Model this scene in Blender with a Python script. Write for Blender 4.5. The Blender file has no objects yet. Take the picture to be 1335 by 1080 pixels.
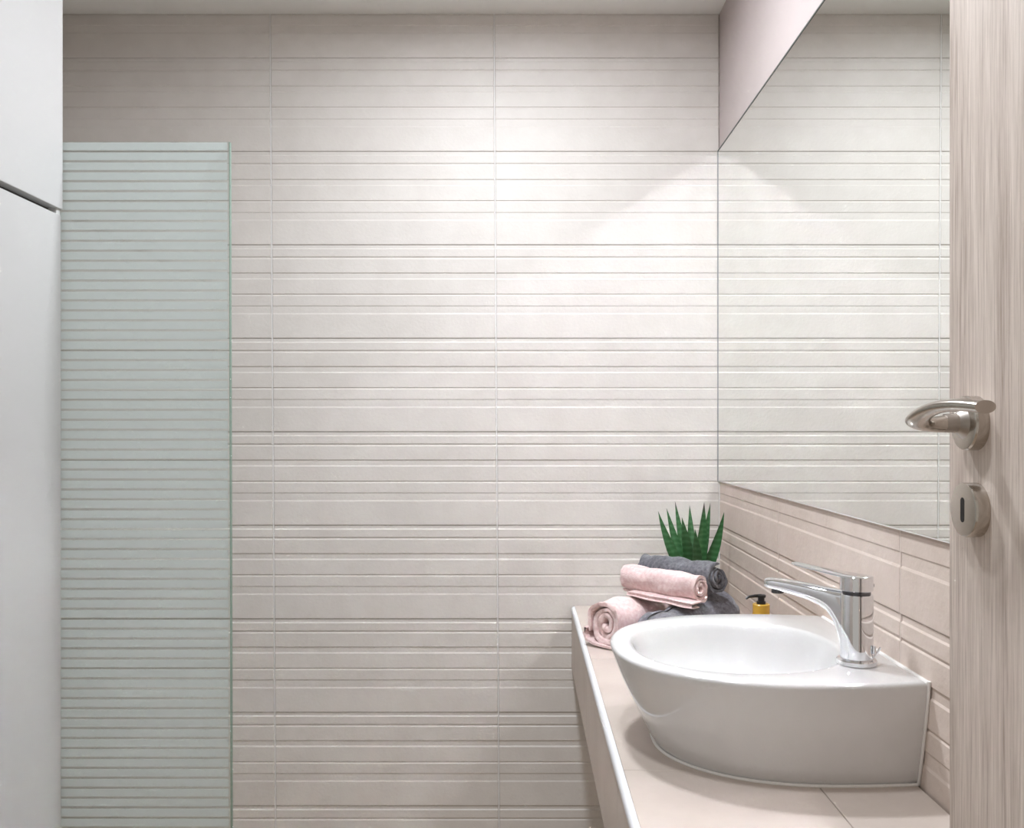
import bpy, bmesh, math, random
from mathutils import Vector, Matrix, noise
from math import sin, cos, pi, radians

random.seed(7)
S = bpy.context.scene
COL = S.collection

# ------------------------------------------------------------------ camera, light, exposure
CAMZ = 1.253
cam_d = bpy.data.cameras.new('camera')
cam = bpy.data.objects.new('camera', cam_d)
COL.objects.link(cam)
cam.location = (0, 0, CAMZ)
cam.rotation_euler = (radians(90), 0, 0)
cam_d.sensor_fit = 'HORIZONTAL'
cam_d.sensor_width = 36
cam_d.lens = 1171 / 1335 * 36
cam_d.shift_x = -13.5 / 1335
cam_d.shift_y = 19.0 / 1335
cam_d.clip_start = 0.02
S.camera = cam

S.view_settings.view_transform = 'Standard'
S.view_settings.look = 'None'
S.view_settings.gamma = 1
S.view_settings.use_curve_mapping = False
S.view_settings.exposure = 0.03
S.cycles.caustics_reflective = True
S.cycles.blur_glossy = 0.0
S.cycles.sample_clamp_indirect = 0.0

W = bpy.data.worlds.new('world')
S.world = W
W.use_nodes = True
W.node_tree.nodes['Background'].inputs[0].default_value = (1.0, 0.95, 0.88, 1)
W.node_tree.nodes['Background'].inputs[1].default_value = 0.46

# room numbers (metres): camera looks along +Y
YB = 2.40            # face of the back wall
XR = 0.527           # face of the right wall
XL = -1.30           # face of the left wall
ZC = 2.362           # ceiling
YF = -0.45           # where the room stops behind the camera
LAMP = (-0.055, 1.66)

def area(name, loc, size, power, color):
    l = bpy.data.lights.new(name, 'AREA')
    l.shape = 'DISK'; l.size = size; l.energy = power; l.color = color
    o = bpy.data.objects.new(name, l); COL.objects.link(o)
    o.location = loc
    return o

# ------------------------------------------------------------------ helpers
def link(o, parent=None):
    COL.objects.link(o)
    if parent is not None:
        o.parent = parent
    return o

def finish(name, bm, mat, parent=None, smooth=False, angle=35, loc=None):
    me = bpy.data.meshes.new(name)
    bmesh.ops.recalc_face_normals(bm, faces=bm.faces)
    bm.to_mesh(me); bm.free()
    if mat is not None:
        me.materials.append(mat)
    if smooth:
        me.shade_smooth()
        me.set_sharp_from_angle(angle=radians(angle))
    o = bpy.data.objects.new(name, me)
    if loc: o.location = loc
    return link(o, parent)

def empty(name, loc):
    o = bpy.data.objects.new(name, None)
    o.empty_display_size = 0.05
    o.location = loc
    COL.objects.link(o)
    return o

def tag(o, label=None, cat=None, group=None, kind=None):
    if label: o['label'] = label
    if cat: o['category'] = cat
    if group: o['group'] = group
    if kind: o['kind'] = kind
    return o

def box(bm, x0, x1, y0, y1, z0, z1, bev=0.0, seg=2):
    r = bmesh.ops.create_cube(bm, size=1)
    vs = r['verts']
    for v in vs:
        v.co = Vector((x0 + (v.co.x + .5) * (x1 - x0), y0 + (v.co.y + .5) * (y1 - y0), z0 + (v.co.z + .5) * (z1 - z0)))
    if bev > 0:
        es = list({e for v in vs for e in v.link_edges})
        bmesh.ops.bevel(bm, geom=es, offset=bev, segments=seg, affect='EDGES', profile=0.5)

def rings(bm, rs, closed=True, cap0=True, cap1=True):
    """rs: list of lists of Vector, same length; skins them."""
    vr = [[bm.verts.new(p) for p in r] for r in rs]
    n = len(rs[0])
    for a, b in zip(vr[:-1], vr[1:]):
        for i in range(n if closed else n - 1):
            j = (i + 1) % n
            bm.faces.new((a[i], a[j], b[j], b[i]))
    if cap0: bm.faces.new(vr[0][::-1])
    if cap1: bm.faces.new(vr[-1])
    return vr

def lathe(bm, prof, n=40, M=None, cap0=True, cap1=True):
    """prof: list of (r, h) about local Z; M places it."""
    M = M or Matrix.Identity(4)
    rings(bm, [[M @ Vector((r * cos(2 * pi * k / n), r * sin(2 * pi * k / n), h)) for k in range(n)] for r, h in prof],
          cap0=cap0, cap1=cap1)

def frame_tube(bm, pts, rad, n=10, sq=None, up=Vector((0, 0, 1))):
    """tube along pts; rad float or list; sq: list of (w, h) half sizes for an oval section."""
    out = []
    m = len(pts)
    for i, p in enumerate(pts):
        p = Vector(p)
        t = (Vector(pts[min(i + 1, m - 1)]) - Vector(pts[max(i - 1, 0)])).normalized()
        s = t.cross(up)
        if s.length < 1e-4: s = t.cross(Vector((1, 0, 0)))
        s.normalize(); u = s.cross(t).normalized()
        w, h = sq[i] if sq else ((rad[i],) * 2 if isinstance(rad, (list, tuple)) else (rad, rad))
        out.append([p + s * (w * cos(2 * pi * k / n)) + u * (h * sin(2 * pi * k / n)) for k in range(n)])
    rings(bm, out)

# ------------------------------------------------------------------ materials
def mat(name, color=(.8, .8, .8), rough=.5, metal=0, spec=.5, **kw):
    m = bpy.data.materials.new(name)
    m.use_nodes = True
    b = m.node_tree.nodes['Principled BSDF']
    b.inputs['Base Color'].default_value = (*color, 1)
    b.inputs['Roughness'].default_value = rough
    b.inputs['Metallic'].default_value = metal
    b.inputs['Specular IOR Level'].default_value = spec
    for k, v in kw.items():
        b.inputs[k].default_value = v
    return m

def nodes(m): return m.node_tree.nodes, m.node_tree.links, m.node_tree.nodes['Principled BSDF']

def noise_into(m, c1, c2, scale=(10, 10, 10), nscale=1.0, detail=6, bump=0.0, bscale=None, dist=0.002, rough=.55, lo=.35, hi=.65):
    N, L, b = nodes(m)
    tc = N.new('ShaderNodeTexCoord'); mp = N.new('ShaderNodeMapping')
    mp.inputs['Scale'].default_value = scale
    L.new(tc.outputs['Object'], mp.inputs['Vector'])
    nz = N.new('ShaderNodeTexNoise'); nz.inputs['Scale'].default_value = nscale
    nz.inputs['Detail'].default_value = detail; nz.inputs['Roughness'].default_value = rough
    L.new(mp.outputs[0], nz.inputs['Vector'])
    cr = N.new('ShaderNodeValToRGB')
    cr.color_ramp.elements[0].position = lo; cr.color_ramp.elements[0].color = (*c1, 1)
    cr.color_ramp.elements[1].position = hi; cr.color_ramp.elements[1].color = (*c2, 1)
    L.new(nz.outputs['Fac'], cr.inputs['Fac']); L.new(cr.outputs[0], b.inputs['Base Color'])
    if bump:
        n2 = nz
        if bscale:
            n2 = N.new('ShaderNodeTexNoise'); n2.inputs['Scale'].default_value = bscale; n2.inputs['Detail'].default_value = 4
            L.new(tc.outputs['Object'], n2.inputs['Vector'])
        bp = N.new('ShaderNodeBump'); bp.inputs['Strength'].default_value = bump; bp.inputs['Distance'].default_value = dist
        L.new(n2.outputs['Fac'], bp.inputs['Height']); L.new(bp.outputs[0], b.inputs['Normal'])
    return m

TILE_A, TILE_B = (.668, .624, .584), (.703, .661, .621)
m_tile = noise_into(mat('wall_tile', rough=.52, spec=.35), TILE_A, TILE_B, (1, 1, 1), 14, 5, .35, 130, .0012)
m_tile_side = noise_into(mat('side_tile', rough=.55, spec=.3), (.63, .53, .465), (.68, .58, .515), (1, 1, 1), 14, 5, .5, 90, .0016)
m_grout = mat('grout', (.66, .62, .57), .8, spec=.2)
m_grout_v = mat('pale_grout', (.84, .82, .80), .7, spec=.2)
m_grout_side = mat('beige_grout', (.72, .63, .57), .7, spec=.2)
m_ctile = noise_into(mat('counter_tile', rough=.42, spec=.4), (.53, .455, .40), (.58, .505, .45), (1, 1, 1), 9, 8, .08, 120, .001)
m_plaster = noise_into(mat('smooth_beige_wall', rough=.5, spec=.3), (.50, .435, .42), (.53, .46, .445), (1, 1, 1), 5, 3)
m_ceiling = mat('ceiling_paint', (.86, .85, .825), .9, spec=.1)
m_floor = noise_into(mat('floor_tile', rough=.5), (.46, .36, .27), (.52, .41, .31), (1, 1, 1), 6, 6)
m_white = mat('white_laminate', (.525, .52, .51), .4, spec=.3)
m_carcass = mat('white_carcass', (.66, .66, .64), .45)
m_dark = mat('gap_shade', (.06, .055, .05), .7)
m_trim = mat('white_edge_trim', (.84, .85, .88), .25)
m_ceramic = mat('ceramic', (.66, .655, .645), .10, spec=.5, **{'Coat Weight': .5, 'Coat Roughness': .04})
m_silicone = mat('silicone', (.80, .78, .75), .35)
m_chrome = mat('chrome', (.80, .81, .83), .05, 1)
m_chrome_dark = mat('dark_groove', (.12, .12, .13), .25, 1)
m_nickel = mat('satin_nickel', (.52, .475, .425), .22, 1)
m_nickel_b = mat('brushed_nickel_edge', (.40, .365, .33), .36, 1)
m_mirror = mat('mirror_silver', (.875, .895, .87), 0.0, 1)
m_mirror_edge = mat('mirror_edge', (.10, .11, .10), .3)
m_keyhole = mat('keyhole_dark', (.012, .010, .009), .8)
m_pump = mat('black_pump', (.015, .014, .014), .3)
m_soap = mat('golden_plastic', (.80, .47, .06), .25, **{'Transmission Weight': .15})
m_pot = mat('plant_pot', (.72, .72, .70), .4)
m_soil = mat('plant_soil', (.07, .045, .03), .9)
m_lamp = mat('lamp_ring', (.8, .8, .8), .4)
m_diff = mat('lamp_diffuser', (.9, .9, .9), .5)
m_diff.node_tree.nodes['Principled BSDF'].inputs['Emission Color'].default_value = (1, .98, .95, 1)
m_diff.node_tree.nodes['Principled BSDF'].inputs['Emission Strength'].default_value = 4

def fabric(name, c1, c2, sheen=.5):
    m = mat(name, c1, .95, spec=.1, **{'Sheen Weight': sheen, 'Sheen Roughness': .5})
    noise_into(m, c1, c2, (1, 1, 1), 130, 4, .55, 420, .0018, lo=.3, hi=.7)
    return m
m_pink = fabric('pink_terry', (.70, .47, .455), (.87, .70, .68))
m_grey = fabric('grey_terry', (.105, .10, .118), (.235, .23, .26), .35)
m_char = fabric('charcoal_terry', (.085, .085, .095), (.19, .19, .21), .3)

def leafmat():
    m = mat('aloe_leaf', (.03, .12, .04), .38, spec=.4)
    N, L, b = nodes(m)
    tc = N.new('ShaderNodeTexCoord'); sp = N.new('ShaderNodeSeparateXYZ')
    L.new(tc.outputs['Object'], sp.inputs[0])
    nz = N.new('ShaderNodeTexNoise'); nz.inputs['Scale'].default_value = 60
    L.new(tc.outputs['Object'], nz.inputs['Vector'])
    wv = N.new('ShaderNodeTexWave'); wv.bands_direction = 'Z'; wv.inputs['Scale'].default_value = 22
    wv.inputs['Distortion'].default_value = 5
    L.new(tc.outputs['Object'], wv.inputs['Vector'])
    cr = N.new('ShaderNodeValToRGB')
    cr.color_ramp.elements[0].position = .2; cr.color_ramp.elements[0].color = (.030, .115, .034, 1)
    cr.color_ramp.elements[1].position = .95; cr.color_ramp.elements[1].color = (.050, .155, .055, 1)
    L.new(wv.outputs['Fac'], cr.inputs['Fac'])
    # purple-brown tips (the object colour of the leaf end)
    mr = N.new('ShaderNodeMapRange'); mr.inputs['From Min'].default_value = .258; mr.inputs['From Max'].default_value = .282
    L.new(sp.outputs['Z'], mr.inputs['Value'])
    mx = N.new('ShaderNodeMix'); mx.data_type = 'RGBA'
    mx.inputs['B'].default_value = (.07, .045, .05, 1)
    L.new(mr.outputs[0], mx.inputs['Factor']); L.new(cr.outputs[0], mx.inputs['A'])
    L.new(mx.outputs['Result'], b.inputs['Base Color'])
    return m
m_leaf = leafmat()

def woodmat():
    m = mat('door_wood', (.4, .33, .28), .55, spec=.3)
    N, L, b = nodes(m)
    tc = N.new('ShaderNodeTexCoord')
    def nz(sc, det, rough=.6):
        mp = N.new('ShaderNodeMapping'); mp.inputs['Scale'].default_value = sc
        L.new(tc.outputs['Object'], mp.inputs['Vector'])
        n = N.new('ShaderNodeTexNoise'); n.inputs['Scale'].default_value = 1; n.inputs['Detail'].default_value = det
        n.inputs['Roughness'].default_value = rough
        L.new(mp.outputs[0], n.inputs['Vector']); return n
    a = nz((70, 70, 2.2), 5); c = nz((330, 330, 9.0), 4, .7); d = nz((14, 14, .8), 3)
    m1 = N.new('ShaderNodeMath'); m1.operation = 'MULTIPLY_ADD'; m1.inputs[1].default_value = .32
    L.new(a.outputs['Fac'], m1.inputs[0])
    m2 = N.new('ShaderNodeMath'); m2.operation = 'MULTIPLY'; m2.inputs[1].default_value = .68
    L.new(c.outputs['Fac'], m2.inputs[0]); L.new(m2.outputs[0], m1.inputs[2])
    m3 = N.new('ShaderNodeMath'); m3.operation = 'MULTIPLY_ADD'; m3.inputs[1].default_value = .22
    L.new(d.outputs['Fac'], m3.inputs[0]); L.new(m1.outputs[0], m3.inputs[2])
    cr = N.new('ShaderNodeValToRGB')
    e = cr.color_ramp.elements
    e[0].position = .455; e[0].color = (.345, .275, .230, 1)
    e[1].position = .77; e[1].color = (.68, .595, .53, 1)
    k = e.new(.605); k.color = (.53, .452, .395, 1)
    L.new(m3.outputs[0], cr.inputs['Fac']); L.new(cr.outputs[0], b.inputs['Base Color'])
    bp = N.new('ShaderNodeBump'); bp.inputs['Strength'].default_value = .35; bp.inputs['Distance'].default_value = .0008
    L.new(m1.outputs[0], bp.inputs['Height']); L.new(bp.outputs[0], b.inputs['Normal'])
    return m
m_wood = woodmat()

def mix_shader(name, parts):
    """parts: list of (weight, kind, color, rough)"""
    m = bpy.data.materials.new(name); m.use_nodes = True
    N, L = m.node_tree.nodes, m.node_tree.links
    N.remove(N['Principled BSDF'])
    out = N['Material Output']
    cur, tot = None, 0
    for w, kind, col, rough in parts:
        s = N.new('ShaderNodeBsdf' + kind); s.inputs['Color'].default_value = (*col, 1)
        if rough is not None and 'Roughness' in s.inputs: s.inputs['Roughness'].default_value = rough
        tot += w
        if cur is None: cur = s
        else:
            mx = N.new('ShaderNodeMixShader'); mx.inputs[0].default_value = w / tot
            L.new(cur.outputs[0], mx.inputs[1]); L.new(s.outputs[0], mx.inputs[2]); cur = mx
    L.new(cur.outputs[0], out.inputs['Surface'])
    return m
m_glass = mix_shader('shower_glass', [(.93, 'Transparent', (.93, .955, .95), None), (.07, 'Glossy', (1, 1, 1), .02)])
m_frost = mix_shader('frosted_band', [(.42, 'Transparent', (.95, .975, .975), None), (.25, 'Diffuse', (.88, .93, .93), None), (.33, 'Translucent', (.88, .93, .93), None)])
m_gedge = mix_shader('glass_edge', [(.4, 'Transparent', (.6, .7, .66), None), (.3, 'Diffuse', (.34, .42, .38), None), (.3, 'Glossy', (.7, .9, .8), .15)])

# ------------------------------------------------------------------ setting
def slab(name, x0, x1, y0, y1, z0, z1, m):
    bm = bmesh.new(); box(bm, x0, x1, y0, y1, z0, z1)
    return tag(finish(name, bm, m), kind='structure')

floor = slab('floor', XL - .2, XR + .2, YF, YB + .2, -.1, 0, m_floor)
ceiling = slab('ceiling', XL - .2, XR + .2, YF, YB + .2, ZC, ZC + .1, m_ceiling)
TT = .010                                    # tile thickness
wall_back = slab('wall_back', XL - .2, XR + .2, YB + .0045, YB + .12, 0, ZC, m_grout)
wall_left = slab('wall_left', XL - .12, XL, YF, YB + .0045, 0, ZC, m_tile)
ZJ = .9938
wall_right = slab('wall_right', XR + .0045, XR + .12, YF, YB + .0045, 0, 1.99, m_grout)
bm = bmesh.new(); box(bm, XR, XR + .12, YF, YB + .0045, 1.99, ZC)
finish('upper_wall_panel', bm, m_plaster, wall_right)

# relief profile of one 25 cm tile, distance from its top edge (px of the photograph at 488 px/m) and level 0..1
PROF = [(0.25, 0), (4.0, 0), (5.4, 1), (15.0, 1), (15.8, 0), (17.2, 0), (18.6, 1), (36.0, 1), (36.8, .05), (43.4, .05), (45.0, 1),
        (63.6, 1), (64.1, .1), (65.2, .1), (66.6, 1), (79.0, 1), (80.0, .4), (88.6, .4), (90.6, 1), (120.8, 1), (121.75, .3)]
STEP = .0021

def make_tile(parent, a0, a1, zt, zlo, zhi, axis, m, lean=(0, 0)):
    """tile whose full top is at zt; clipped to zlo..zhi; a0..a1 along the wall; lean: dx/dz of both side edges"""
    g = .0011
    pts = []
    for d, l in PROF:
        pts.append((zt - d / 488.0, l))
    # clip
    c = []
    for i in range(len(pts) - 1):
        (z1, l1), (z2, l2) = pts[i], pts[i + 1]
        if z2 >= zhi or z1 <= zlo: continue
        def lerp(z): return l1 + (l2 - l1) * (z1 - z) / (z1 - z2)
        s = (min(z1, zhi), lerp(min(z1, zhi))); e = (max(z2, zlo), lerp(max(z2, zlo)))
        if not c: c.append(s)
        c.append(e)
    if len(c) < 2: return
    bm = bmesh.new()
    def P(a, dep, z):
        return Vector((a, YB + dep, z)) if axis == 'x' else Vector((XR + dep, a, z))
    def off(k, z): return lean[k] * (z - CAMZ)
    b = .0016
    cols = [[], [], [], []]
    for z, l in c:
        dep = STEP * (1 - l)
        cols[0].append(bm.verts.new(P(a0 + g + off(0, z), dep + .003, z)))
        cols[1].append(bm.verts.new(P(a0 + g + b + off(0, z), dep, z)))
        cols[2].append(bm.verts.new(P(a1 - g - b + off(1, z), dep, z)))
        cols[3].append(bm.verts.new(P(a1 - g + off(1, z), dep + .003, z)))
    for k in range(3):
        for i in range(len(c) - 1):
            bm.faces.new((cols[k][i], cols[k + 1][i], cols[k + 1][i + 1], cols[k][i + 1]))
    # top, bottom edge and back
    bk = []
    for z in (c[0][0], c[-1][0]):
        bk.append((bm.verts.new(P(a0 + g + off(0, z), TT, z)), bm.verts.new(P(a1 - g + off(1, z), TT, z))))
    bm.faces.new((cols[0][0], cols[1][0], cols[2][0], cols[3][0], bk[0][1], bk[0][0]))
    bm.faces.new((cols[0][-1], cols[1][-1], cols[2][-1], cols[3][-1], bk[1][1], bk[1][0]))
    bm.faces.new([v for v in cols[0]] + [bk[1][0], bk[0][0]])
    bm.faces.new([v for v in cols[3]] + [bk[1][1], bk[0][1]])
    o = finish('tile', bm, m, parent)
    # keep the normals outward
    return o

XJ = [XL + .002, -.667, -.069, XR - .0005]
LN = [0, .0068, .0062, 0]
for k in range(-4, 6):
    zt = ZJ + .25 * k + .25
    zb = zt - .25
    lo, hi = max(zb, 0), min(zt, ZC)
    if hi - lo < .02: continue
    for i in range(3):
        make_tile(wall_back, XJ[i], XJ[i + 1], zt, lo, hi, 'x', m_tile, (-LN[i], -LN[i + 1]))
def grout_line(parent, a, lean, axis, z0, z1, m):
    bm = bmesh.new()
    def P(da, dep, z):
        q = a + da + lean * (z - CAMZ)
        return Vector((q, YB + dep, z)) if axis == 'x' else Vector((XR + dep, q, z))
    rings(bm, [[P(-.0013, .0044, z), P(.0013, .0044, z), P(.0013, .0003, z), P(-.0013, .0003, z)] for z in (z0, z1)])
    finish('grout_line', bm, m, parent)
for i in (1, 2):
    grout_line(wall_back, XJ[i], -LN[i], 'x', .001, ZC - .001, m_grout_v)
YJ = [YF, .653, 1.253, 1.853, YB - .0005]
for k in range(-4, 1):
    zt = ZJ + .25 * k + .25
    for i in range(4):
        lo, hi = max(zt - .25, 0), zt
        make_tile(wall_right, YJ[i], YJ[i + 1], zt, lo, hi, 'y', m_tile_side)

for i in (1, 2, 3):
    grout_line(wall_right, YJ[i], 0, 'y', .001, 1.2430, m_grout_side)

# white grout line in the corner between the two walls
bm = bmesh.new(); box(bm, XR - .0025, XR + .001, YB - .0025, YB + .001, .8, 1.112)
tag(finish('trim_1', bm, m_silicone), kind='structure')

# ------------------------------------------------------------------ ceiling lamp, and two added fill lamps
def downlight(x, y, label, power, size):
    t = tag(empty('ceiling_light', (x, y, ZC)), label, 'lamp')
    bm = bmesh.new(); lathe(bm, [(size / 2, -.001), (size / 2, -.006), (size / 2 + .004, -.009), (size / 2 + .016, -.006), (size / 2 + .018, -.0005)], 48, cap0=False, cap1=False)
    finish('lamp_ring', bm, m_lamp, t, True)
    bm = bmesh.new(); lathe(bm, [(size / 2, -.0015), (size / 2, -.0035)], 48)
    finish('lamp_diffuser', bm, m_diff, t)
    l = area('lamp_light', (x, y, ZC - .0045), size, power, (.915, .962, 1.03))
    l.parent = t; l.location = (0, 0, -.0045)
downlight(LAMP[0], LAMP[1], 'round recessed ceiling downlight between shower screen and back wall', 16.6, .13)
downlight(-.055, .90, 'added round ceiling fill lamp, out of view between the cabinet and the door', 9, .13)  # added unseen lamp, flat fill for the back wall
downlight(-.30, .15, 'added round ceiling fill lamp, out of view above the room entrance', 2.5, .16)  # added unseen lamp near the camera, weak fill from the front

# ------------------------------------------------------------------ mirror
t = tag(empty('wall_mirror', (XR, YB - .61, 1.112)), 'large frameless mirror on the right wall above the splashback tiles', 'mirror')
def local(o, t):
    o.parent = t; o.location = Vector(o.location) - t.location; return o
MX = XR - .005
bm = bmesh.new(); box(bm, MX + .0006, XR - .0003, .955, YB - .0042, 1.1150, 1.9925)
local(finish('mirror_backing', bm, m_mirror_edge), t)
bm = bmesh.new(); box(bm, MX, MX + .0005, .957, YB - .0062, 1.1145, 1.9925)
local(finish('mirror_glass', bm, m_mirror), t)

bm = bmesh.new(); box(bm, XR - .0062, XR - .0003, .955, YB - .0042, 1.9928, 1.9955)
local(finish('top_channel', bm, m_mirror_edge), t)
bm = bmesh.new(); box(bm, MX - .0012, XR + .001, YB - .0035, YB + .0005, 1.1125, 1.9950)
local(finish('corner_seal', bm, mat('grey_seal', (.30, .31, .30), .5)), t)
bm = bmesh.new(); box(bm, MX + .0004, XR - .0003, .955, YB - .0042, 1.1124, 1.1144)
local(finish('bottom_seal', bm, m_silicone), t)

# ------------------------------------------------------------------ countertop
ZT = CAMZ - .473
XF = .131
t = tag(empty('wall_countertop', (XF, 1.6, ZT - .17)), 'beige tiled countertop shelf with white edge trim along the right wall', 'countertop')
CY0, CY1 = .93, YB - .003
bm = bmesh.new(); box(bm, XF + .007, XR - .003, CY0, CY1, ZT - .166, ZT - .004)
local(finish('counter_core', bm, m_grout), t)
XM = .392
for (x0, x1) in ((XF + .0085, XM), (XM, XR - .003)):
    for (y0, y1) in ((CY0, 1.243), (1.243, 1.843), (1.843, CY1)):
        bm = bmesh.new(); box(bm, x0 + .0006, x1 - .0006, y0 + .0006, y1 - .0006, ZT - .0085, ZT, .0007, 1)
        local(finish('tile', bm, m_ctile), t)
for (y0, y1) in ((CY0, 1.243), (1.243, 1.843), (1.843, CY1)):
    bm = bmesh.new(); box(bm, XF + .0005, XF + .008, y0 + .0006, y1 - .0006, ZT - .168, ZT - .0125, .0006, 1)
    local(finish('front_tile', bm, m_ctile), t)
# quarter-round edge trim
bm = bmesh.new()
prof = [(XF + .0085, ZT - .0005), (XF + .0085, ZT + .0006)]
for k in range(7):
    a = pi / 2 + (pi / 2) * k / 6
    prof.append((XF + .0075 + .0085 * cos(a), ZT - .0078 + .0085 * sin(a)))
prof += [(XF - .001, ZT - .0125), (XF + .006, ZT - .0125)]
rings(bm, [[Vector((x, y, z)) for x, z in prof] for y in (CY0, CY1 - .012)])
local(finish('edge_trim', bm, m_trim, None, True, 40), t)

# ------------------------------------------------------------------ shower screen
GY = 1.61
GX = (301.5 - 681) / 1171 * GY
GZ = CAMZ + (559 - 186) / 1171 * GY
t = tag(empty('shower_screen', (GX - .39, GY, .02)), 'fixed glass shower screen with horizontal frosted bands, left of the bare wall', 'shower screen')
LG = .0024
def gx(z): return GX - LG * 1.0 * (z - CAMZ)
bm = bmesh.new()
bx0 = XL + .004
vs = [(bx0, .015), (gx(.015) - .0018, .015), (gx(GZ) - .0018, GZ), (bx0, GZ)]
rings(bm, [[Vector((x, y, z)) for x, z in vs] for y in (GY - .004, GY + .004)])
local(finish('glass_pane', bm, m_glass), t)
bm = bmesh.new()
rings(bm, [[Vector((x, y, z)) for x, z in ((gx(.015) - .0018, .015), (gx(.015), .015), (gx(GZ), GZ), (gx(GZ) - .0018, GZ))] for y in (GY - .004, GY + .004)])
local(finish('glass_edge', bm, m_gedge), t)
P = 12.93 / 1171 * GY
z = GZ - .0135 + .0102
k = 0
z = GZ - .0015
while z - .0145 > .03:
    bm = bmesh.new()
    h = P - .0043
    x1 = gx(z) - .0045
    y = GY - .0050
    rings(bm, [[Vector((a, yy, zz)) for a, zz in ((bx0, z - h), (x1, z - h), (x1, z), (bx0, z))] for yy in (y, y + .0006)])
    local(finish('frosted_band', bm, m_frost), t)
    z -= P
# wall profile that holds the pane
bm = bmesh.new(); box(bm, XL, XL + .02, GY - .0085, GY + .0085, .015, GZ, .001, 1)
local(finish('wall_profile', bm, m_nickel), t)

# ------------------------------------------------------------------ tall cabinet on the left
FX = -.8215                                # face of the lower door
CE = 1.5995                                # far end
t = tag(empty('tall_cabinet', (-1.06, 1.1, 0)), 'tall white cabinet with two flat doors at the left edge', 'cabinet')
CN = .72
bm = bmesh.new(); box(bm, XL + .001, FX - .019, CN + .004, CE, 0.0, ZC - .002)
local(finish('cabinet_body', bm, m_carcass), t)
zg = CAMZ + .384
bm = bmesh.new(); box(bm, FX - .0185, FX - .0165, CN, CE - .0015, zg - .03, zg + .03)
local(finish('gap_shade_strip', bm, m_dark), t)  # dark strip over the white carcass stands in for shade between the doors
bm = bmesh.new(); box(bm, FX - .0185, FX - .001, CE - .013, CE - .001, zg - .016, zg + .016, .001, 1)
local(finish('end_block', bm, m_carcass), t)
bm = bmesh.new(); box(bm, FX - .018, FX, CN, CE, .06, zg - .0045, .0012)
local(finish('cabinet_door', bm, m_white), t)
bm = bmesh.new(); box(bm, FX - .018, FX + .003, CN, CE + .0005, zg + .0055, ZC - .004, .0012)
local(finish('cabinet_door', bm, m_white), t)

# ------------------------------------------------------------------ door with its furniture
DX = .4245
DE = .893
door = tag(empty('door_1', (DX + .02, .1, 0)), kind='structure')
bm = bmesh.new(); box(bm, DX, DX + .040, DE - .80, DE, .008, 2.06, .0008, 1)
local(finish('door_leaf', bm, m_wood), door)
Rm = lambda y, z, x=DX: Matrix.Translation((x, y, z)) @ Matrix.Rotation(radians(-90), 4, 'Y')   # local +Z -> world -X
hz = CAMZ + .0050
hy = .840
h = local(empty('door_handle', (DX, hy, hz)), door)
def lk(o):
    o.parent = h; o.location = Vector(o.location) - Vector((DX, hy, hz)); return o
bm = bmesh.new()
lathe(bm, [(.0255, .0), (.0255, .0105), (.0245, .0122), (.0225, .0130)], 56, Rm(hy, hz))
lk(finish('handle_rose', bm, m_nickel, None, True, 25))
# neck from the rose to the grip
bm = bmesh.new()
lathe(bm, [(.0150, .0125), (.0130, .0150), (.0092, .0190), (.0088, .030)], 32, Rm(hy, hz))
lk(finish('handle_neck', bm, m_nickel_b, None, True, 30))
# curved grip: leaves the neck, turns and runs back towards the hinges (towards the camera)
path = [(.026, .000, .000), (.036, .0005, -.0010), (.047, -.001, -.0010), (.0565, -.006, .0005), (.0610, -.016, .0045),
        (.0610, -.031, .0100), (.0585, -.048, .0138), (.0545, -.066, .0152), (.0495, -.086, .0146), (.0450, -.104, .0128)]
pts = [(DX - a, hy + b, hz + c) for a, b, c in path]
sq = [(.0085, .0085), (.0090, .0078), (.0098, .0068), (.0108, .0060), (.0108, .0057), (.0100, .0058), (.0094, .0056), (.0095, .0055), (.0100, .0055), (.0105, .0056)]
# refine by Catmull-Rom
def cr_curve(P_, sub=5):
    out = []
    n = len(P_)
    for i in range(n - 1):
        p0, p1, p2, p3 = (Vector(P_[max(i - 1, 0)]), Vector(P_[i]), Vector(P_[i + 1]), Vector(P_[min(i + 2, n - 1)]))
        for s in range(sub):
            u = s / sub
            out.append(.5 * ((2 * p1) + (p2 - p0) * u + (2 * p0 - 5 * p1 + 4 * p2 - p3) * u * u + (3 * p1 - p0 - 3 * p2 + p3) * u ** 3))
    out.append(Vector(P_[-1]))
    return out
bm = bmesh.new()
pp = cr_curve(pts); ss = cr_curve([(a, b, 0) for a, b in sq])
frame_tube(bm, pp, 0, 24, [(s.x, s.y) for s in ss])
lk(finish('handle_grip', bm, m_nickel, None, True, 40))
kz = CAMZ - .0760
kr = local(empty('key_rose', (DX, hy - .001, kz)), door)
def lk2(o):
    o.parent = kr; o.location = Vector(o.location) - Vector((DX, hy - .001, kz)); return o
bm = bmesh.new()
lathe(bm, [(.0255, .0), (.0255, .0110), (.0247, .0128), (.0225, .0135)], 56, Rm(hy - .001, kz))
lk2(finish('rose_plate', bm, m_nickel, None, True, 25))
bm = bmesh.new()
sl = []
for k in range(20):
    a = 2 * pi * k / 20
    sl.append((.0036 * cos(a), .0036 * sin(a) + (.0080 if sin(a) > 0 else -.0080)))
rings(bm, [[Vector((DX - d, hy - .001 + a, kz + b)) for a, b in sl] for d in (.0125, .01375)])
lk2(finish('keyhole', bm, m_keyhole))

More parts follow.
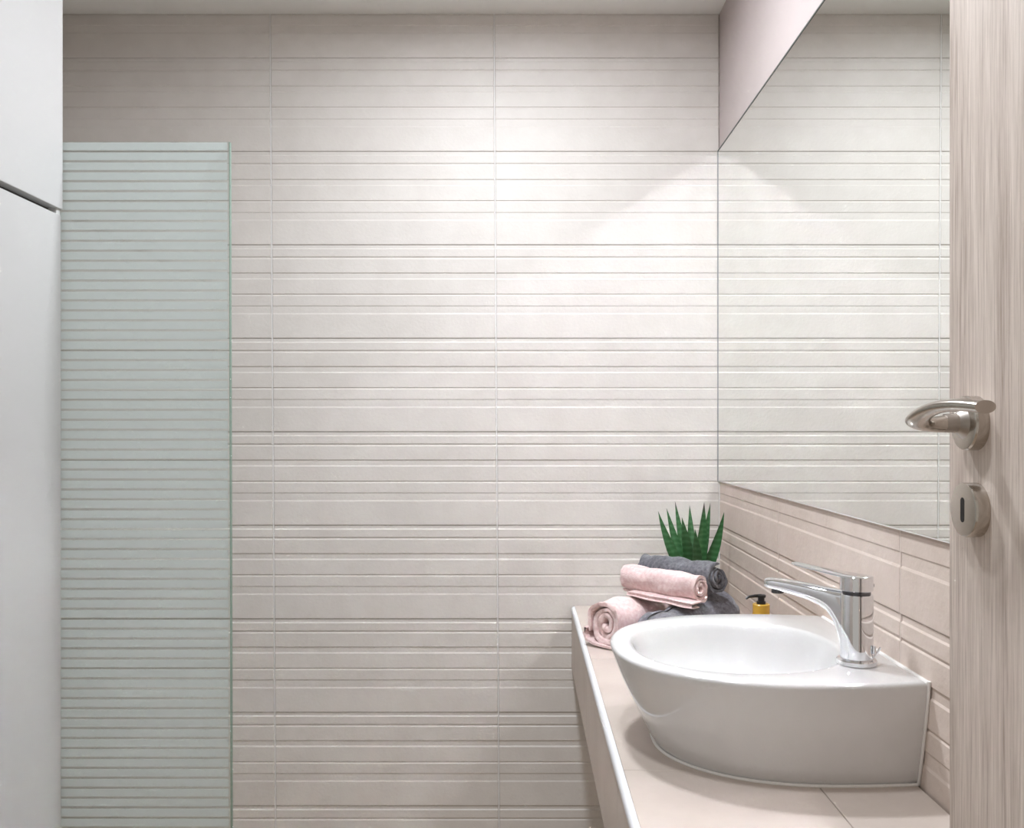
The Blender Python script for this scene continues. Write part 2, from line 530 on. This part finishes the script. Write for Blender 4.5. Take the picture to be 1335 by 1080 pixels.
# ------------------------------------------------------------------ sink
SY = 1.364
def dring(x0, xm, hm, hw, z, xw, n1=61, n2=8, e=2.2, hwf=None):
    """D outline: near wall corner -> apex -> far wall corner -> (closed by wall side)"""
    pts = []
    for i in range(n2):
        u = i / n2
        X = xw + (xm - xw) * u
        f = (1 - u)
        pts.append((X, -(hm + (hw - hm) * f * f)))
    for i in range(n1):
        a = -pi / 2 + pi * i / (n1 - 1)
        c, s = cos(a), sin(a)
        X = xm - (xm - x0) * abs(c) ** (2 / e)
        Y = hm * (abs(s) ** (2 / e)) * (1 if s >= 0 else -1)
        pts.append((X, Y))
    hf = hwf or hw
    for i in range(1, n2 + 1):
        u = i / n2
        X = xm + (xw - xm) * u
        pts.append((X, hm + (hf - hm) * u * u))
    m = 9
    for i in range(1, m):
        pts.append((xw, hf - (hf + hw) * i / m))
    return [Vector((X, SY + Y, z)) for X, Y in pts]
H = .1465
XW = XR - .0050
def level(hh, inset=0.0):
    tt = hh / H
    s = 1 - (1 - tt) ** 1.25
    L_ = lambda a, b: a + (b - a) * s
    return dring(L_(.2, .134) + inset, L_(.42, .382), L_(.1795, .2225) - inset, L_(.174, .206) - inset, ZT + hh, XW - inset)
rs = []
rs.append(level(.0006, .004)); rs.append(level(.003, .001)); 
for hh in (.010, .025, .045, .065, .085, .105, .122, .133): rs.append(level(hh))
rr = .0065
for k in range(0, 6):
    a = (pi / 2) * k / 5
    rs.append(level(H - rr + rr * sin(a), rr * (1 - cos(a))))
# bowl
BCX, BCY, BA, BB = .319, SY - .002, .153, .163
outer = rs[-1]
def bowl_ring(f, z, dx=0.0, e=2.25):
    out = []
    for p in outer:
        a = math.atan2((p.y - BCY) / BB, (p.x - BCX) / BA)
        c, s = cos(a), sin(a)
        r = 1 / ((abs(c) ** e + abs(s) ** e) ** (1 / e))
        out.append(Vector((BCX + dx + BA * f * r * c, BCY + BB * f * r * s, z)))
    return out
zt = ZT + H
mid = bowl_ring(1.035, zt)
rs.append([o.lerp(m_, .5) for o, m_ in zip(outer, mid)])
rs.append(mid)
for f, d in ((1.012, .0006), (.992, .0028), (.975, .007), (.958, .014), (.935, .028), (.905, .045), (.86, .063), (.79, .080), (.68, .094), (.52, .103), (.33, .108), (.15, .110)):
    rs.append(bowl_ring(f, zt - d, 0, 2.25 - .25 * min(1, d / .1)))
bm = bmesh.new()
rings(bm, rs, cap0=True, cap1=True)
sink = tag(empty('wash_basin', (.33, SY, ZT)), 'white ceramic countertop wash basin with rounded front, standing on the beige countertop', 'sink')
local(finish('basin_bowl', bm, m_ceramic, None, True, 50), sink)
bm = bmesh.new()
lathe(bm, [(.028, -.1105 + H), (.030, -.1085 + H), (.026, -.107 + H), (.020, -.1065 + H), (.004, -.105 + H)], 32, Matrix.Translation((BCX, BCY, ZT)))
local(finish('drain_plug', bm, m_chrome, None, True), sink)
bm = bmesh.new()
br = level(.002, -.0008)
nfr = 8 + 61 + 8
frame_tube(bm, [p + Vector((0, 0, -.0006)) for p in br[:nfr]], .0024, 8)
a0 = level(0.0, 0)[0]; a1 = level(H, .002)[0]
seam = [Vector((XR - .0022, level(H * u, 0)[0].y + .001, ZT + H * u)) for u in [i / 8 for i in range(9)]]
frame_tube(bm, seam, .0026, 8, up=Vector((0, 1, 0)))
topb = [Vector((XR - .0022, SY - .204 + .408 * i / 6, ZT + H - .0035)) for i in range(7)]
frame_tube(bm, topb, .0036, 8)
local(finish('silicone_bead', bm, m_silicone, None, True), sink)

# ------------------------------------------------------------------ tap
TX, TY = .4635, 1.2455
dirv = Vector((-.656, .755, 0)).normalized(); sidev = Vector((.755, .656, 0)).normalized()
tap = tag(empty('mixer_tap', (TX, TY, ZT + H)), 'chrome single-lever mixer tap standing on the basin corner', 'tap')
Z0 = 0.0
bm = bmesh.new(); lathe(bm, [(.0250, .0), (.0268, .0015), (.0268, .0065), (.0255, .0082), (.0225, .0092)], 48)
finish('tap_base', bm, m_chrome, tap, True, 25)
zb = (559 - 774) * TY / 1171 + CAMZ - (ZT + H)      # top of the body
bm = bmesh.new(); lathe(bm, [(.0216, .007), (.0222, .012), (.0222, zb - .003), (.0212, zb - .0005), (.0195, zb)], 48)
finish('tap_body', bm, m_chrome, tap, True, 30)
bm = bmesh.new(); lathe(bm, [(.0188, zb - .001), (.0188, zb + .0045)], 48)
finish('tap_groove', bm, m_chrome_dark, tap, True, 30)
zh0 = zb + .0042; zh1 = (559 - 750.6) * TY / 1171 + CAMZ - (ZT + H)
bm = bmesh.new(); lathe(bm, [(.0205, zh0), (.0222, zh0 + .0015), (.0222, zh1 - .001), (.0214, zh1)], 48)
tap_head = finish('tap_head', bm, m_chrome, tap, True, 30)
# lever plate
def plate(bm, stations, up=Vector((0, 0, 1))):
    """stations: (t, z_top, z_bot, half_width, roundness)"""
    rs_ = []
    for tt, za, zbm, w, e in stations:
        n = 28; r = []
        for k in range(n):
            a = 2 * pi * k / n
            c, s = cos(a), sin(a)
            x = w * (abs(c) ** (2 / e)) * (1 if c >= 0 else -1)
            y = (za - zbm) / 2 * (abs(s) ** (2 / e)) * (1 if s >= 0 else -1)
            r.append(dirv * tt + sidev * x + Vector((0, 0, (za + zbm) / 2 + y)))
        rs_.append(r)
    rings(bm, rs_)
bm = bmesh.new()
st = []
for tt, dz, th, w in ((-.0215, 0, .004, .006), (-.018, .0, .004, .0125), (-.010, .0002, .0045, .0195), (.0, .0004, .005, .0222), (.012, .0006, .0050, .0205), (.024, .001, .0046, .0175),
                      (.045, .0022, .0040, .0150), (.070, .0042, .0034, .0135), (.090, .0060, .0030, .0122), (.0965, .0066, .0026, .0100), (.0985, .0067, .0014, .0070)):
    st.append((tt, zh1 + .0010 + dz, zh1 + .0010 + dz - th, w, 3.2))
plate(bm, st)
finish('tap_lever', bm, m_chrome, tap, True, 40)
# spout: flat top, side faces deepening into the body
bm = bmesh.new()
st = []
zs = (559 - 770) * TY / 1171 + CAMZ - (ZT + H)
for tt, zt_, th, w in ((.000, zs - .002, .100, .0150), (.016, zs - .002, .085, .0168), (.024, zs - .0018, .060, .0165), (.031, zs - .0015, .043, .0162), (.040, zs - .001, .0335, .0160), (.052, zs - .0005, .0275, .0158), (.068, zs + .0005, .0238, .0155),
                       (.088, zs + .0012, .0212, .0152), (.108, zs + .0016, .0190, .0148), (.126, zs + .0016, .0172, .0144), (.137, zs + .0012, .0160, .0136), (.1415, zs + .0004, .0140, .0120)):
    st.append((tt, zt_, zt_ - th, w, 2.9))
plate(bm, st)
tap_spout = finish('tap_spout', bm, m_chrome, tap, True, 50)
bm = bmesh.new(); lathe(bm, [(.009, -.004), (.009, .004)], 24, Matrix.Translation(dirv * .126 + Vector((0, 0, zs - .0165))))
finish('aerator', bm, m_chrome_dark, tap_spout, True)
bm = bmesh.new()
q = dirv * -.0215 + sidev * .004
frame_tube(bm, [q + Vector((0, 0, .012)), q + Vector((.004, -.002, .018)), q + Vector((.009, -.004, .027))], .0016, 10)
lathe(bm, [(.0025, .018), (.0025, .029)], 12, Matrix.Translation(q + Vector((.001, -.003, 0))))
finish('waste_rod', bm, m_chrome, tap, True)
bm = bmesh.new()
lathe(bm, [(.0022, 0), (.0022, .0012)], 16, Matrix.Translation(sidev * .0217 * .55 - dirv * .0217 * .83 + Vector((0, 0, zh0 + .008))) @ Matrix.Rotation(radians(90), 4, Vector((.49, .87, 0))))
finish('lever_screw', bm, m_chrome_dark, tap_head)

# ------------------------------------------------------------------ soap pump bottle
bx_, by_ = .4520, 1.700
t = tag(empty('pump_bottle', (bx_, by_, ZT)), 'small golden-yellow pump bottle with black pump head between basin and wall', 'bottle')
ct = (559 - 787.5) * by_ / 1171 + CAMZ - ZT
bm = bmesh.new(); lathe(bm, [(.020, .001), (.0225, .003), (.0225, ct - .034), (.0205, ct - .025), (.0158, ct - .019)], 36)
finish('bottle_body', bm, m_soap, t, True)
bm = bmesh.new(); lathe(bm, [(.0158, ct - .0195), (.0158, ct - .001), (.0148, ct)], 36)
finish('bottle_cap', bm, m_soap, t, True)
bm = bmesh.new(); lathe(bm, [(.0085, ct - .001), (.0085, ct + .005), (.0062, ct + .006), (.0062, ct + .0125)], 24)
lathe(bm, [(.0085, ct + .0125), (.0088, ct + .0165), (.0070, ct + .0175)], 24)
frame_tube(bm, [(0, 0, ct + .0148), (-.012, -.002, ct + .0152), (-.024, -.004, ct + .0140), (-.030, -.005, ct + .0105)], [.0034, .0030, .0024, .0020], 10)
finish('pump_head', bm, m_pump, t, True)

# ------------------------------------------------------------------ towels
def towel(name, near, far, r0, r1, m, label, turns=3.6, phase=0.0, squash=(1, 1), tail=.0, seed=0, ccw=1, wav=.0025, groove=.78, endj=.004, cat='towel', lump=.0):
    """rolled towel: spiral sheet swept from near end to far end (world points of the axis)"""
    near, far = Vector(near), Vector(far)
    ax = (far - near); Ln = ax.length; ax.normalize()
    side = ax.cross(Vector((0, 0, 1))).normalized(); up = side.cross(ax).normalized()
    if side.x < 0: side = -side
    NL = 26; NT = int(30 * turns)
    # spiral in unit radius: r from 1 to .12
    tot = 2 * pi * turns
    pitch = .88 / turns
    th = pitch * groove
    def spiral(u):                # u 0 (outer) .. 1 (inner)
        a = phase + ccw * tot * u
        r = 1 - .5 * th - (1 - .5 * th - .10) * u
        return a, r
    cen = []
    for i in range(NT + 1):
        a, r = spiral(i / NT)
        ww = 1 + .05 * sin(2.3 * a + seed) * (1 - i / NT * .3) + .07 * noise.noise(Vector((a * .7, seed * 3.1, r * 4)))
        cen.append((r * cos(a) * ww, r * sin(a) * ww))
    if tail > 0:
        # straight flap running along the underside from the outer end
        a, r = spiral(0)
        x0, y0 = cen[0]
        T = Vector((-sin(a), cos(a))) * (-ccw)
        ext = []
        for k in range(8, 0, -1):
            s = tail * k / 8
            ext.append((x0 + T.x * s, y0 + T.y * s + .02 * sin(k)))
        cen = ext + cen
    n = len(cen)
    loop = []
    for sgn, rng in ((1, range(n)), (-1, range(n - 1, -1, -1))):
        for i in rng:
            p = Vector(cen[i]); q = Vector(cen[min(i + 1, n - 1)]) - Vector(cen[max(i - 1, 0)])
            nn = Vector((q.y, -q.x)).normalized() * (1 if ccw > 0 else -1)
            hw = th / 2
            if i == 0 or i == n - 1: hw *= .35
            elif i == 1 or i == n - 2: hw *= .8
            loop.append((p + nn * hw * sgn, i))
    bm = bmesh.new()
    rs_ = []
    LS = [-.0030, -.0022, 0] ; 
    sts = [(0.0, .72), (.004, .93), (.012, 1)] + [(.012 + (Ln - .024) * k / NL, 1) for k in range(1, NL)] + [(Ln - .012, 1), (Ln - .004, .93), (Ln, .72)]
    for s, fat in sts:
        u = s / Ln
        R = r0 + (r1 - r0) * u
        R *= 1 + lump * noise.noise(Vector((u * 5, seed, 1.7)))
        c = near + ax * s
        ring = []
        for k, (p, i) in enumerate(loop):
            cpt = Vector(cen[i])
            pq = cpt + (p - cpt) * fat
            d = noise.noise(Vector((pq.x * 1.6 + seed * 7, pq.y * 1.6, s * 22))) * wav * 2.2 + noise.noise(Vector((pq.x * 4 + seed, pq.y * 4, s * 60 + 5))) * wav * .8
            rr_ = pq.length or 1
            ej = endj * noise.noise(Vector((i * .11, seed * 2.7, 0))) * 2 - endj * .9 * (1 - min(1, rr_)) * .5
            e0 = max(0, 1 - s / .03) * ej - max(0, 1 - (Ln - s) / .03) * ej
            w3 = c + side * (pq.x * R * squash[0] + pq.x / rr_ * d) + up * (pq.y * R * squash[1] + pq.y / rr_ * d) - ax * e0
            ring.append(w3)
        rs_.append(ring)
    # caps: strip between both sides of the sheet
    vr = [[bm.verts.new(p) for p in r] for r in rs_]
    L2 = len(loop)
    for a, b in zip(vr[:-1], vr[1:]):
        for i in range(L2):
            j = (i + 1) % L2
            bm.faces.new((a[i], a[j], b[j], b[i]))
    for r in (vr[0], vr[-1]):
        for i in range(n - 1):
            bm.faces.new((r[i], r[i + 1], r[L2 - 2 - i], r[L2 - 1 - i]))
    bm.verts.ensure_lookup_table()
    zmin = min(v.co.z for v in bm.verts)
    o = finish(name, bm, m, None, True, 70)
    tag(o, label, cat, 'rolled towels behind the basin')
    return o, zmin

def settle(o, z):
    zm = min(v.co.z for v in o.data.vertices)
    o.location.z += z - zm

# front pink roll, spiral end towards the viewer, resting on the counter
o, _ = towel('rolled_towel', (.178, 1.930, ZT + .058), (.372, 2.112, ZT + .052), .0555, .0455, m_pink,
      'pale pink rolled towel lying on the countertop edge, spiral end facing out', 3.1, radians(200), (.86, 1.04), tail=.0, seed=2, ccw=-1, wav=.003, groove=.80)
settle(o, ZT + .0045)
# loose flap under the front pink roll is part of it
def flap(parent_obj, pts_edge, vec, m, th=.006, seed=0, name='towel_flap'):
    bm = bmesh.new()
    n = len(pts_edge); rows = []
    for i, p in enumerate(pts_edge):
        p = Vector(p)
        q = Vector(pts_edge[min(i + 1, n - 1)]) - Vector(pts_edge[max(i - 1, 0)])
        nn = Vector(vec).cross(q).normalized()
        if nn.z < 0: nn = -nn
        rows.append((p, nn))
    loop_ = [(p + nn * th / 2) for p, nn in rows] + [(p - nn * th / 2) for p, nn in rows[::-1]]
    rs_ = []
    for k in range(17):
        u = k / 16
        f = 1 if 0 < k < 16 else .6
        r = []
        for i, p in enumerate(loop_):
            j = i if i < n else 2 * n - 1 - i
            c = rows[j][0]
            w = noise.noise(Vector((u * 4, j * .5, seed))) * .0018
            r.append(c + (p - c) * f + Vector(vec) * u + Vector((0, 0, w)))
        rs_.append(r)
    rings(bm, rs_)
    o_ = finish(name, bm, m, None, True, 60)
    o_.parent = parent_obj; o_.location = -Vector(parent_obj.location)
    return o_
pk = o
flap(pk, [(.137, 1.957, ZT + .0400), (.133, 1.958, ZT + .0270), (.138, 1.953, ZT + .0150), (.152, 1.941, ZT + .0085), (.172, 1.924, ZT + .0060), (.192, 1.908, ZT + .0050), (.208, 1.896, ZT + .0045)], (.10, .135, 0), m_pink, .008, 4)

# big grey roll on the right, along the basin
o, _ = towel('rolled_towel', (.236, 1.785, ZT + .048), (.452, 2.035, ZT + .066), .043, .0575, m_grey,
      'long grey towel roll lying on the countertop right behind the basin', 3.0, radians(120), (1.0, 1.0), seed=5, ccw=1, wav=.004, lump=.25)
settle(o, ZT + .0005)

# upper pink roll
o, _ = towel('rolled_towel', (.376, 1.885, ZT + .1355), (.236, 2.045, ZT + .134), .0325, .0325, m_pink,
      'pale pink rolled towel on top of the stack, spiral end towards the tap', 3.0, radians(250), (1.0, 1.02), seed=8, ccw=1, wav=.0022, groove=.8)
pu = o
flap(pu, [(.366, 1.868, ZT + 0.1075), (.352, 1.862, ZT + 0.1050), (.350, 1.860, ZT + 0.1010), (.356, 1.864, ZT + 0.0985), (.37, 1.876, ZT + 0.0995)], (-.118, .142, .002), m_pink, .0035, 9)
flap(pu, [(.374, 1.868, ZT + 0.1125), (.358, 1.858, ZT + 0.1100), (.352, 1.858, ZT + 0.1085)], (-.118, .142, .000), m_pink, .0035, 12)

# charcoal roll behind it
o, _ = towel('rolled_towel', (.424, 1.942, ZT + .147), (.286, 2.105, ZT + .143), .0340, .0330, m_char,
      'charcoal rolled towel on top of the stack, behind the pink one', 3.0, radians(80), (1.0, 1.05), seed=11, ccw=1, wav=.003, lump=.15)

# ------------------------------------------------------------------ aloe
ax0, ay0 = .432, 2.265
t = tag(empty('potted_aloe', (ax0, ay0, ZT)), 'green spiky aloe plant in the wall corner behind the towels', 'plant')
bm = bmesh.new(); lathe(bm, [(.032, .001), (.040, .055), (.043, .085), (.0445, .087), (.0445, .098), (.0405, .098), (.039, .088)], 40)
pot = finish('plant_pot', bm, m_pot, t, True)
bm = bmesh.new(); lathe(bm, [(.0385, .084), (.037, .089), (.010, .091)], 30)
finish('soil', bm, m_soil, pot, True)
def px(x, y, Y):      # photograph pixel on a plane at depth Y -> local point
    return Vector(((x - 681) / 1171 * Y - ax0, Y - ay0, CAMZ + (559 - y) / 1171 * Y - ZT))
def leaf(base, tip, w, bend, face):
    """leaf from base to tip, width w, bowed outwards; face = direction of its broad side"""
    bm = bmesh.new()
    n = 22
    base, tip = Vector(base), Vector(tip)
    axis_ = tip - base
    f = Vector(face).normalized()
    sd = axis_.cross(f).normalized()
    f = sd.cross(axis_).normalized()
    rs_ = []
    for k in range(n + 1):
        u = k / n
        c = base + axis_ * u + Vector(bend) * (4 * u * (1 - u) * .5)
        ww = w * (0.80 + .45 * u - 1.25 * u ** 2.0) if u < .5 else w * (.7125 * (1 - ((u - .5) / .5) ** 1.25) + .012)
        if k % 2 and u < .93: ww *= 1.03
        th = max(.0009, .0062 * (1 - u) ** .8)
        cup = .28 * ww
        r = []
        prof_ = [(-1, cup), (-.55, -.1 * cup), (0, -.45 * cup), (.55, -.1 * cup), (1, cup), (.6, -.5 * cup - th), (0, -.5 * cup - th * 1.6), (-.6, -.5 * cup - th)]
        for a, b in prof_:
            r.append(c + sd * (ww * a) + f * b)
        rs_.append(r)
    rings(bm, rs_)
    finish('leaf', bm, m_leaf, t, True, 75)
Bz = .088
LV = [((858, 667), 2.262, -.016, .000, .0150, (-.010, 0, -.012)),
      ((869, 663), 2.300, -.010, .012, .0135, (-.006, 0, -.004)),
      ((880, 654), 2.320, -.006, .016, .0120, (-.004, 0, 0)),
      ((899, 659), 2.335, .002, .016, .0130, (0, .004, 0)),
      ((889, 675), 2.205, -.004, -.014, .0175, (-.002, -.006, 0)),
      ((918, 655), 2.240, .010, -.008, .0155, (.003, 0, 0)),
      ((926, 656), 2.310, .012, .010, .0120, (.004, 0, 0)),
      ((944, 668), 2.250, .016, -.002, .0155, (.012, 0, -.012)),
      ((906, 690), 2.190, .006, -.016, .0150, (.002, -.006, 0))]
for (p, Y, bx1, by1, w, bend) in LV:
    tip = px(p[0], p[1], Y)
    base = Vector((bx1, by1, Bz))
    out = Vector((tip.x, tip.y - .03, 0))
    leaf(base, tip, w * 1.1, bend, Vector((-.5 * tip.x, -1, .25)))
